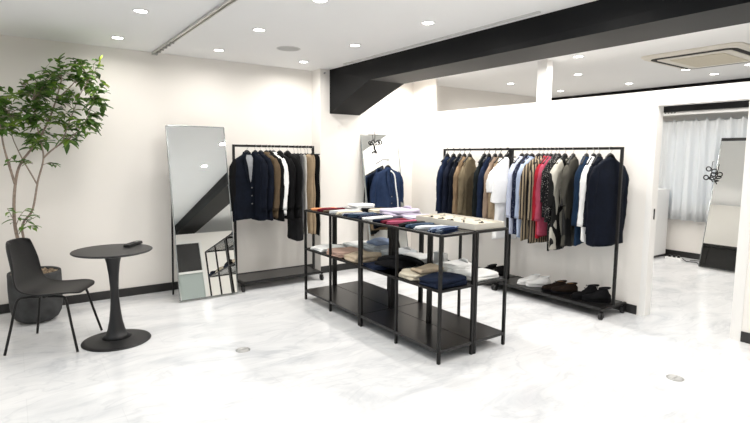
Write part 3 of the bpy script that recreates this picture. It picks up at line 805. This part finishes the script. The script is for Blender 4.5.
mid('white folded shirt behind, left of the small open white boxes', bx, 3.50, .31, .24, .06, 2, 'f_white', 53)
mid('white folded shirts in a wide stack behind the navy folded sweater', bx, 3.01, .31, .22, .07, 3, 'f_white', 54, collar='f_white')
mid('white folded shirt at the right end of the middle shelf', bx, 2.77, .31, .24, .045, 2, 'f_white', 55)
for i, (x, y, l) in enumerate(((bx+.08, 3.33, 'small open white paper box behind the folded shirts, left one'), (bx+.07, 3.245, 'small open white paper box behind the folded shirts, right one'))):
    q = thing('paper_box', l, 'box', (x, y-.02, ZM+.0006), .1, 'small white boxes on the middle shelf')
    f = MB(); s_ = .026; f.box(-s_, s_, -s_, s_, 0, .002); f.box(-s_, -s_+.002, -s_, s_, .002, .11); f.box(s_-.002, s_, -s_, s_, .002, .11); f.box(-s_, s_, -s_, -s_+.002, .002, .11); f.box(-s_, s_, s_-.002, s_, .002, .11)
    f.build('carton', 'white', q); MB().box(-s_, s_, s_, s_+.012, .11, .112).build('flap', 'white', q)

# ------------------------------------------------------------------ clothes racks
def rack(label, group, loc, rz, W, H=1.60, depth=.38, foot=.44):
    """rail along local X from 0 to W, local -Y is the front"""
    t = thing('clothes_rack', label, 'clothes rack', loc, rz, group)
    s = .0125
    for n_, x in (('post', 0), ('post', W)):
        MB().box(x-s, x+s, -s, s, .10, H-2*s).build(n_, 'metal', t, bevel=.002)
        ft = MB().box(x-s, x+s, -foot/2, foot/2, .082, .105).build('foot_bar', 'metal', t, bevel=.002)
        for sy in (-1, 1):
            c = MB(); yy = sy*(foot/2-.03)
            c.cyl((0, 0, -.011), .033, .022, 20, Matrix.Translation((x, yy-.014, .033)) @ Matrix.Rotation(PI/2, 4, 'Y'))
            cc = c.build('caster', 'rubber', t, smooth=True, auto=.7)
            f = MB(); f.box(x-.017, x-.013, yy-.025, yy+.012, .018, .066); f.box(x+.013, x+.017, yy-.025, yy+.012, .018, .066); f.box(x-.017, x+.017, yy-.02, yy+.014, .062, .070); f.cyl((x, yy, .068), .006, .016, 10)
            f.build('fork', 'metal', cc)
    MB().box(-s, W+s, -s, s, H-2*s, H).build('hanging_rail', 'metal', t, bevel=.002)
    sh = MB(); sh.box(s+.002, W-s-.002, -depth/2, depth/2, .092, .108); sh.box(s, W-s, -depth/2-.002, -depth/2+.012, .078, .110); sh.box(s, W-s, depth/2-.012, depth/2+.002, .078, .110)
    sh.build('base_shelf', 'shelfmetal', t, bevel=.0015)
    return t
RK = 'black clothes racks on casters'
rack('black clothes rack on casters along the left wall beside the tall mirror', RK, (2.012, 5.50, 0), 0, .99, 1.618)
XR = 4.60
# rail along world -Y : rz=-90deg maps local X -> -Y, local -Y(front) -> -X
rack('black clothes rack by the partition, holding navy and brown jackets', RK, (XR, 4.885, 0), -PI/2, 1.07, 1.603)
rack('black clothes rack by the partition, nearest the doorway with shirts and shoes', RK, (XR, 3.783, 0), -PI/2, 1.265, 1.603)

def lerp_prof(prof, z):
    for (za, *a), (zb, *b_) in zip(prof, prof[1:]):
        if za >= z >= zb:
            u = (za-z)/(za-zb+1e-9); return [p+(q-p)*u for p, q in zip(a, b_)]
    return list(prof[-1][1:])

def hanger(desc, loc, yaw, top, group, clip=False, thick=False):
    """top = rail top above the hook origin is 0; origin at rail top centre"""
    t = thing('clothes_hanger', f'black hanger carrying the {desc}', 'hanger', loc, yaw, group)
    pts = [(0, 0, -.093), (0, 0, -.065), (0, .004, -.045), (0, .0175, -.03), (0, .0175, -.008), (0, .012, .001), (0, 0, .0035), (0, -.012, .001), (0, -.0175, -.008), (0, -.0175, -.024)]
    # hook goes over the rail (rail axis is local Y), so the arc lies in local X-Z
    pts = [(p[1], 0, p[2]) for p in pts]
    MB().tube(pts, .0036 if thick else .0024, 6).build('hook', 'metal' if thick else 'steel', t, smooth=True)
    if clip:
        MB().tube([(-.12, 0, -.100), (.12, 0, -.100)], .007, 8).tube([(0, 0, -.085), (0, 0, -.100)], .007, 8).build('shoulder_bar', 'plasticblack', t, smooth=True)
    else:
        MB().tube(smooth_path([Vector((-.135, 0, -.165)), Vector((-.09, 0, -.138)), Vector((-.03, 0, -.088)), Vector((0, 0, -.074)), Vector((.03, 0, -.088)), Vector((.09, 0, -.138)), Vector((.135, 0, -.165))], 3), [.008]*6+[.014, .017, .018, .018, .018, .017, .014]+[.008]*6, 8).build('shoulder_bar', 'plasticblack', t, smooth=True)
    return t

def garment(name, label, cat, loc, yaw, m, group, drop=.018, steep=1.0, L=.70, S=.20, T=.035, sleeve=.56, seed=0, kind='jacket', detail=True, collar=None, arm_m=None, flare=1.15, lapel=False, lining=None, sl_out=.018):
    t = thing(name, label, cat, (loc[0], loc[1], loc[2]-drop), yaw, group)
    rnd = random.Random(seed); ph = [rnd.uniform(0, 6.28) for _ in range(6)]
    if kind == 'jacket':
        prof = [(-.080, .045, .026), (-.092, .062, .036), (-.108, .095, .036), (-.108-.024*steep, S*.70, .034), (-.108-.05*steep, S*.90, .036), (-.108-.09*steep, S*.98, T), (-.32, S*.99, T*1.15), (-.48, S*.95, T*1.12), (-.08-L, S*1.02, T*flare)]
    else:
        prof = [(-.080, .10, .012), (-.095, .115, .018), (-.14, .12, .022), (-.40, .12, T*.8), (-.08-L, S*.60, T)]
    N = 36; rs = []; nz = 26
    z0, z1 = prof[0][0], prof[-1][0]
    zl = [p[0] for p in prof[:6]] + [prof[5][0] + (z1-prof[5][0])*i/(nz-6) for i in range(1, nz-5)] if kind == 'jacket' else [z0+(z1-z0)*i/(nz-1) for i in range(nz)]
    for z in zl:
        w_, t_ = lerp_prof(prof, z); s = (z0-z)/(z0-z1); ring = []
        for x, y, a in sup(w_, t_, N, .75, .8):
            g = s*s
            fold = (.30*math.sin(4*a+ph[0]+1.2*s)+.22*math.sin(7*a+ph[1]-2*s)+.12*math.sin(11*a+ph[2]+3*s))*t_*(.15+g)*.8
            yy = y + fold*math.sin(a)*1.0 + .008*math.sin(x*20+ph[3]+s*3)*s
            xx = x*(1+.03*g*math.sin(3*a+ph[4])) + .006*math.sin(z*17+ph[5])
            ring.append((xx, yy, z + (.012*math.sin(2*a+ph[2])*s if s > .9 else 0)))
        rs.append(ring)
    # turn the hem inside so the bottom reads as open cloth
    last = rs[-1]; rs.append([(p[0]*.93, p[1]*.8, p[2]+.002) for p in last]); rs.append([(p[0]*.9, p[1]*.7, p[2]+.06) for p in last])
    MB().rings(rs).build('body', m, t, smooth=True)
    if sleeve and kind == 'jacket':
        for sx in (-1, 1):
            rs = []; n_ = 15
            fw = .02
            for i in range(n_):
                s = i/(n_-1); z = -.118-.038*steep-sleeve*s
                cx = sx*(S-.022+sl_out*min(1, s*2.2)-.012*s); cyy = fw*s*s*rnd.choice([1])
                rx = (.030+.018*min(1, s*6))*(1-.34*s); ry = (.030+.012*min(1, s*6))*(1-.25*s)
                if i == 0: rx *= .5; ry *= .6
                ring = []
                for k in range(16):
                    a = 2*PI*k/16
                    wv = 1+.10*math.sin(3*a+ph[1]+s*9)+.05*math.sin(s*34+ph[3]+a)
                    ring.append((cx+rx*wv*math.cos(a), cyy+ry*wv*math.sin(a), z+.03*math.cos(a)*sx*(-1)*(1-s)*1.0))
                rs.append(ring)
            last = rs[-1]; rs.append([(p[0], p[1], p[2]+.03) for p in [((q[0]-cx)*.8+cx, (q[1]-cyy)*.8+cyy, q[2]) for q in last]])
            MB().rings(rs).build('sleeve', arm_m or m, t, smooth=True)
    if kind == 'jacket' and detail:
        cm = collar or m
        # collar band: ring round the neck, open at the front, folded outward
        rs = []
        for i in range(19):
            a = -PI/2 + .25 + (2*PI-.5)*i/18
            c, s_ = math.cos(a), math.sin(a)
            pr = [(.044, .025, -.092), (.040, .023, -.066), (.048, .029, -.064), (.058, .037, -.090), (.066, .044, -.104), (.052, .034, -.098)]
            rs.append([(rx*c, ry*s_, z+.006*s_) for rx, ry, z in pr])
        MB().rings(rs).build('collar', cm, t, smooth=True)
    if lapel:
        for sx in (-1, 1):
            lp = MB()
            pts = [(.012, -.104), (.055, -.110), (.085, -.17), (.075, -.20), (.088, -.215), (.030, -.42), (.008, -.44)]
            yy = -T*1.24-.006
            vs = [(sx*x, -.040 if z > -.12 else yy+.0, z) for x, z in pts]+[(sx*x, (-.040 if z > -.12 else yy)+.006, z) for x, z in pts]
            n_ = len(pts)
            lp.add(vs, [tuple(range(n_)), tuple(range(2*n_-1, n_-1, -1))]+[(i, (i+1) % n_, (i+1) % n_+n_, i+n_) for i in range(n_)])
            lp.build('lapel', cm if collar else m, t)
        for k_ in range(3):
            MB().cyl((0, 0, 0), .008, .005, 12, Matrix.Translation((.012, yy-.001, -.46-.09*k_)) @ Matrix.Rotation(PI/2, 4, 'X')).build('button', 'steel', t)
    if lining:
        yy = -T*1.24-.003
        pts = [(-.03, -.035, -.095), (.03, -.035, -.095), (.045, -.045, -.13), (.03, yy, -.22), (.012, yy, -.36), (0, yy, -.40), (-.012, yy, -.36), (-.03, yy, -.22), (-.045, -.045, -.13)]
        vs = pts+[(x, y-.004, z) for x, y, z in pts]; n_ = len(pts)
        MB().add(vs, [tuple(range(n_)), tuple(range(2*n_-1, n_-1, -1))]+[(i, (i+1) % n_, (i+1) % n_+n_, i+n_) for i in range(n_)]).build('lining', lining, t)
    return t

def hang(desc, name, cat, pos, yaw, m, group, rackname, hz, clip=False, **kw):
    loc = (pos[0], pos[1], hz)
    garment(name, desc + ' ' + rackname, cat, loc, yaw, m, group, **kw)
    hanger(desc, loc, yaw, 0, 'hangers '+rackname, clip, 'left partition' in rackname)

C('j_denim', (.004, .006, .012), .3); C('j_navy', (.007, .010, .022), .2); C('j_navy2', (.011, .019, .046), .2); C('j_black', (.0035, .0035, .004), .2)
C('j_brown', (.10, .070, .042)); C('j_tan', (.24, .165, .10)); C('j_khaki', (.17, .135, .085)); C('j_dgreen', (.007, .010, .011), .2); C('j_char', (.018, .018, .019), .2)
C('j_grey', (.13, .13, .135)); C('j_lgrey', (.50, .49, .46)); C('j_beige', (.32, .24, .155)); C('j_taupe', (.30, .22, .165)); C('j_blue', (.008, .022, .05)); C('j_darknavy', (.0035, .0055, .012), .25)
C('j_red', (.32, .012, .024)); C('j_rose', (.38, .065, .11)); C('j_suit', (.016, .030, .072), .15)

# --- left rack (rail along X at y=5.5): shoulder axis along Y -> yaw 90deg (+ small turn)
GL = 'clothes on the left wall rack'; RL = 'on the left wall rack'
H1 = 1.618
def L(desc, name, cat, x, yawd, m, **kw): hang(desc, name, cat, (x, 5.50), math.radians(yawd), m, GL, RL, H1, **kw)
L('dark navy denim jacket with grey lining at the neck', 'jacket', 'jacket', 2.165, 14, 'j_denim', L=.74, S=.20, T=.045, seed=1, lapel=True, lining='f_grey', collar='j_denim', arm_m='j_black')
L('dark navy jacket second from the mirror', 'jacket', 'jacket', 2.265, 100, 'j_darknavy', L=.74, S=.19, seed=2)
L('navy-black blazer third from the mirror', 'jacket', 'jacket', 2.33, 104, 'j_darknavy', L=.75, S=.19, seed=3, T=.03)
L('brown coat showing a narrow strip between two dark ones', 'coat', 'coat', 2.40, 106, 'j_brown', L=.73, S=.19, seed=4, T=.028)
L('black jacket right of the brown coat', 'jacket', 'jacket', 2.445, 112, 'j_black', L=.76, S=.185, seed=5, T=.03)
L('white shirt showing as a thin pale strip between black coats', 'shirt', 'shirt', 2.485, 112, 'f_white', L=.70, S=.19, seed=6, T=.024)
L('black wool coat right of the white shirt strip', 'coat', 'coat', 2.565, 112, 'j_black', L=.76, S=.20, seed=7, T=.042)
L('charcoal-black jacket with a rounded shoulder', 'jacket', 'jacket', 2.665, 108, 'j_black', L=.74, S=.20, seed=8, T=.045)
L('long dark grey trousers hanging lowest', 'trousers', 'trousers', 2.75, 100, 'j_char', kind='trousers', clip=True, L=1.02, S=.26, T=.03, seed=9)
L('slim grey trousers beside the pale ones', 'trousers', 'trousers', 2.80, 95, 'j_grey', kind='trousers', clip=True, L=.88, S=.20, T=.02, seed=10)
L('pale grey trousers left of the beige ones', 'trousers', 'trousers', 2.84, 95, 'j_lgrey', kind='trousers', clip=True, L=.96, S=.20, T=.02, seed=11)
L('wide beige trousers with brown folds', 'trousers', 'trousers', 2.895, 112, 'j_beige', kind='trousers', clip=True, L=.96, S=.19, T=.024, seed=12)
L('beige trousers behind the wide beige pair', 'trousers', 'trousers', 2.93, 105, 'j_beige', kind='trousers', clip=True, L=.96, S=.22, T=.020, seed=13)
L('black trousers at the right end by the pillar', 'trousers', 'trousers', 2.985, 112, 'j_black', kind='trousers', clip=True, L=.98, S=.20, T=.018, seed=14)

# --- partition racks (rail along Y): shoulder axis along X -> yaw ~0; yaw<0 turns the near shoulder toward the camera
H2 = 1.603
GB = 'jackets on the partition rack left of the white shirt'; RB = 'on the left partition rack'
def B(desc, name, cat, y, yawd, m, g=GB, rn=RB, **kw): kw.setdefault('steep', 2.3); kw.setdefault('drop', .034); hang(desc, name, cat, (XR, y), math.radians(yawd), m, g, rn, H2, **kw)
B('leftmost bright navy jacket', 'jacket', 'jacket', 4.835, 12, 'j_navy2', L=.78, S=.165, seed=21)
B('second navy jacket', 'jacket', 'jacket', 4.72, 12, 'j_navy', L=.78, S=.165, seed=22)
B('third navy jacket beside the tan ones', 'jacket', 'jacket', 4.611, 12, 'j_darknavy', L=.78, S=.165, seed=23)
B('tan jacket right of the navy ones', 'jacket', 'jacket', 4.532, 12, 'j_tan', L=.79, S=.165, seed=24)
B('khaki brown jacket in the middle', 'jacket', 'jacket', 4.44, 12, 'j_khaki', L=.79, S=.17, seed=25)
B('blackish green jacket right of the khaki one', 'jacket', 'jacket', 4.20, 12, 'j_dgreen', L=.78, S=.17, seed=26)
B('navy jacket between the blackish one and the taupe ones', 'jacket', 'jacket', 4.13, 12, 'j_navy2', L=.78, S=.165, seed=27)
B('taupe jacket left of the lighter beige one', 'jacket', 'jacket', 4.035, 12, 'j_taupe', L=.80, S=.165, seed=28)
B('light beige jacket next to the white shirt', 'jacket', 'jacket', 3.955, 12, 'j_beige', L=.80, S=.165, seed=29)
B('long white trousers under the white shirt', 'trousers', 'trousers', 3.86, -14, 'f_white', kind='trousers', clip=True, L=.92, S=.28, T=.03, seed=30)
B('loose white short-sleeved shirt', 'shirt', 'shirt', 3.85, -12, 'f_white', L=.50, S=.21, T=.03, sleeve=.26, seed=31, sl_out=.05)

GC = 'clothes on the partition rack nearest the doorway'; RC = 'on the doorway-side rack'
def D(desc, name, cat, y, yawd, m, **kw): kw.setdefault('steep', 1.5); kw.setdefault('drop', .024); hang(desc, name, cat, (XR, y), math.radians(yawd), m, GC, RC, H2, **kw)
D('pale blue shirt, leftmost', 'shirt', 'shirt', 3.65, 0, 'p_paleshirt', L=.84, S=.178, T=.026, seed=41, arm_m='p_paleshirt')
D('navy shirt with tiny pale dots', 'shirt', 'shirt', 3.585, 0, 'p_navyspeck', L=.84, S=.178, T=.026, seed=42)
D('light blue shirt behind the striped one', 'shirt', 'shirt', 3.52, -4, 'p_ltbluestripe', L=.86, S=.178, T=.028, seed=43, collar='f_ltblue')
D('beige and black vertically striped shirt', 'shirt', 'shirt', 3.43, -10, 'p_beigestripe', L=.88, S=.20, T=.028, seed=44)
D('second striped shirt, brown and black, peeking below the red one', 'shirt', 'shirt', 3.375, 0, 'p_beigestripe', L=.90, S=.18, T=.02, seed=45)
D('bright red shirt', 'shirt', 'shirt', 3.325, 6, 'j_red', L=.83, S=.178, T=.024, seed=46)
D('rose pink shirt', 'shirt', 'shirt', 3.28, 2, 'j_rose', L=.80, S=.178, T=.026, seed=47)
D('black shirt with white speckles', 'shirt', 'shirt', 3.225, 4, 'p_blackspeck', L=.60, S=.178, T=.03, seed=48, sleeve=.36)
D('long black speckled shirt behind the brushstroke one', 'shirt', 'shirt', 3.185, 10, 'p_blackspeck', L=.95, S=.178, T=.024, seed=49)
D('cream and black brushstroke shirt', 'shirt', 'shirt', 3.115, 2, 'p_brush', L=.92, S=.195, T=.03, seed=50, sleeve=.40)
D('dark olive shirt with black marks', 'shirt', 'shirt', 3.02, 12, 'p_olive', L=.88, S=.178, T=.032, seed=51, sleeve=.38)
D('dark blue shirt between the olive and the white one', 'shirt', 'shirt', 2.875, 12, 'j_blue', L=.84, S=.178, T=.026, seed=52)
D('white shirt showing a bright edge beside the big navy jacket', 'shirt', 'shirt', 2.8, 8, 'f_white', L=.80, S=.178, T=.026, seed=53, collar='f_white')
D('dark navy overshirt second from the doorway end', 'shirt', 'shirt', 2.745, 6, 'j_darknavy', L=.82, S=.165, T=.034, seed=55)
D('big dark navy padded jacket nearest the doorway', 'jacket', 'jacket', 2.63, -16, 'j_darknavy', L=.82, S=.20, T=.05, seed=56, sleeve=.62)

# --- navy suit in the recess
loc = (4.10, 5.44, 1.445)
garment('jacket', 'navy suit jacket hanging in the recess right of the pillar', 'jacket', loc, math.radians(8), 'j_suit', None, L=.62, S=.245, T=.045, seed=61, lapel=True, sleeve=.54, sl_out=.05)
hanger('navy suit jacket in the recess', loc, math.radians(8), 0, None)
t = thing('garment_hook', 'chrome hook arm holding the navy suit in front of the recess mirror', 'hook', (4.10, 5.44, 0))
MB().tube([(0, .36, 1.455), (0, .02, 1.455), (0, -.03, 1.455)], .006, 8).build('arm', 'chrome', t, smooth=True)
MB().cyl((0, 0, 0), .02, .008, 16, Matrix.Translation((0, .386, 1.455)) @ Matrix.Rotation(PI/2, 4, 'X')).build('wall_plate', 'chrome', t)
t = garment('scarf', 'white narrow scarf draped down the front of the navy suit jacket', 'scarf', (4.17, 5.365, 1.40), math.radians(8), 'f_white', None, kind='trousers', L=.56, S=.03, T=.006, seed=62, detail=False)
for ch in list(t.children): bpy.data.objects.remove(ch, do_unlink=True)
MB().tube(smooth_path([Vector((-.06, .03, -.07)), Vector((-.03, -.01, -.13)), Vector((.0, -.012, -.30)), Vector((.03, -.014, -.45)), Vector((.045, -.014, -.62))], 5), .009, 8).build('scarf_strip', 'f_white', t, smooth=True)
garment('trousers', 'black trousers hanging low below the navy suit jacket in the recess', 'trousers', (4.02, 5.46, .93), 0, 'j_black', None, kind='trousers', L=.46, S=.18, T=.03, seed=63)

# ------------------------------------------------------------------ shoes
def shoe(label, loc, rz, upper, sole, lace, group=None, high=0.0, Ls=.27, lining='f_black'):
    t = thing('shoe', label, 'shoe', loc, rz, group)
    def outline(k, z, n_=28):
        out = []
        for i in range(n_):
            a = 2*PI*i/n_; c, s = math.cos(a), math.sin(a)
            x = Ls/2*c
            wv = .046*(1+.18*max(0, c)-.10*max(0, -c)) * (1-.10*math.exp(-((c+.1)/.35)**2))
            out.append((x*k, math.copysign(abs(s)**.75, s)*wv*k, z))
        return out
    MB().rings([outline(.97, 0), outline(1.0, .004), outline(1.0, .022), outline(.97, .026)]).build('sole', sole, t, smooth=True, auto=.8)
    secs = []; n_ = 15
    for i in range(n_):
        u = i/(n_-1); x = -Ls/2*.97+Ls*.965*u
        wd = .044*math.sqrt(max(.0, 1-abs(2*u-1)**3.2))*(1+.14*(u-.4)) + .004
        if u < .1: h = .055+.3*u
        elif u < .38: h = .088+high
        elif u < .62: h = .088+high-(u-.38)/.24*(.030+high)
        else: h = .058-.022*((u-.62)/.38)**1.5
        if u > .95: h = .034
        ring = []
        for k in range(18):
            a = PI*k/17; c, s = math.cos(a), math.sin(a)
            ring.append((x, wd*math.copysign(abs(c)**.7, c)*(1-.25*s if u < .45 else 1), .024+(h-.010)*abs(s)**.75))
        secs.append(ring)
    MB().rings(secs).build('upper', upper, t, smooth=True)
    col = MB(); c = []
    for i in range(20):
        a = 2*PI*i/20; c.append((-.070+.050*math.cos(a), .026*math.sin(a), .102+high-.006*math.cos(a)))
    col.tube(c, .007, 8, closed=True); cc = col.build('ankle_collar', upper, t, smooth=True)
    MB().rings([[(-.070+.046*math.cos(2*PI*i/20), .023*math.sin(2*PI*i/20), z+high) for i in range(20)] for z in (.095, .1035)]).build('lining', lining, cc)
    lc = MB()
    for i in range(4):
        x = -.005+.016*i; z = .108+high-.2*(x+.005)/.24*.9-high*(i/4)-.006*i
        lc.tube([(x, -.018, z-.012), (x, 0, z-.002), (x, .018, z-.012)], .003, 6)
    lc.build('laces', lace, t, smooth=True)
    return t
C('s_white', (.78, .78, .77), .03); C('s_brown', (.016, .010, .007), .3); C('s_tan', (.22, .12, .06)); C('s_black', (.005, .005, .006))
ZS = .1108
def pair(cx, cyy, rz, desc, where, *mats, **kw):
    s0 = shoe(f'left of the pair of {desc}', (cx, cyy+.055, ZS), rz, *mats, group=f'{desc} {where}', **kw)
    s0['label'] = f'{desc[:-1] if desc.endswith("s") else desc}, left one of the pair {where}'
    dup(s0, (cx+.01, cyy-.055, ZS), rz-.12, label=f'{desc[:-1] if desc.endswith("s") else desc}, right one of the pair {where}')
pair(4.585, 3.42, PI-.55, 'white leather sneakers', 'on the base shelf below the shirts', 's_white', 's_white', 's_white', lining='f_grey')
pair(4.575, 3.09, PI-.65, 'dark brown laced shoes', 'between the white and the black pairs', 's_brown', 's_black', 's_black', lining='s_tan')
pair(4.565, 2.73, PI-.75, 'black suede high-top shoes', 'nearest the caster of the rack', 's_black', 's_black', 's_black', high=.035)
pair(4.58, 4.02, PI-.3, 'black low shoes', 'behind the display shelves on the jackets rack', 's_black', 's_black', 's_brown')

# ------------------------------------------------------------------ world, light, camera
w_ = bpy.data.worlds.new('sky'); scn.world = w_; w_.use_nodes = True
bg = w_.node_tree.nodes['Background']; bg.inputs['Color'].default_value = (.82, .91, 1.0, 1); bg.inputs['Strength'].default_value = 1.2

cd = bpy.data.cameras.new('camera'); co = bpy.data.objects.new('camera', cd); COL.objects.link(co)
cd.sensor_width = 36; cd.lens = F/750*36; cd.clip_start = .05
mt = Matrix(((R0.x, U0.x, -fwd.x, 0), (R0.y, U0.y, -fwd.y, 0), (R0.z, U0.z, -fwd.z, 1.5), (0, 0, 0, 1)))
co.matrix_world = mt
scn.camera = co
scn.view_settings.view_transform = 'Standard'; scn.view_settings.look = 'None'; scn.view_settings.gamma = 1
scn.view_settings.use_curve_mapping = False
scn.view_settings.exposure = 0.86
scn.cycles.use_denoising = True
scn.cycles.max_bounces = 10; scn.cycles.diffuse_bounces = 6; scn.cycles.transparent_max_bounces = 12
scn.cycles.caustics_reflective = False; scn.cycles.caustics_refractive = False
scn.cycles.sample_clamp_indirect = 6
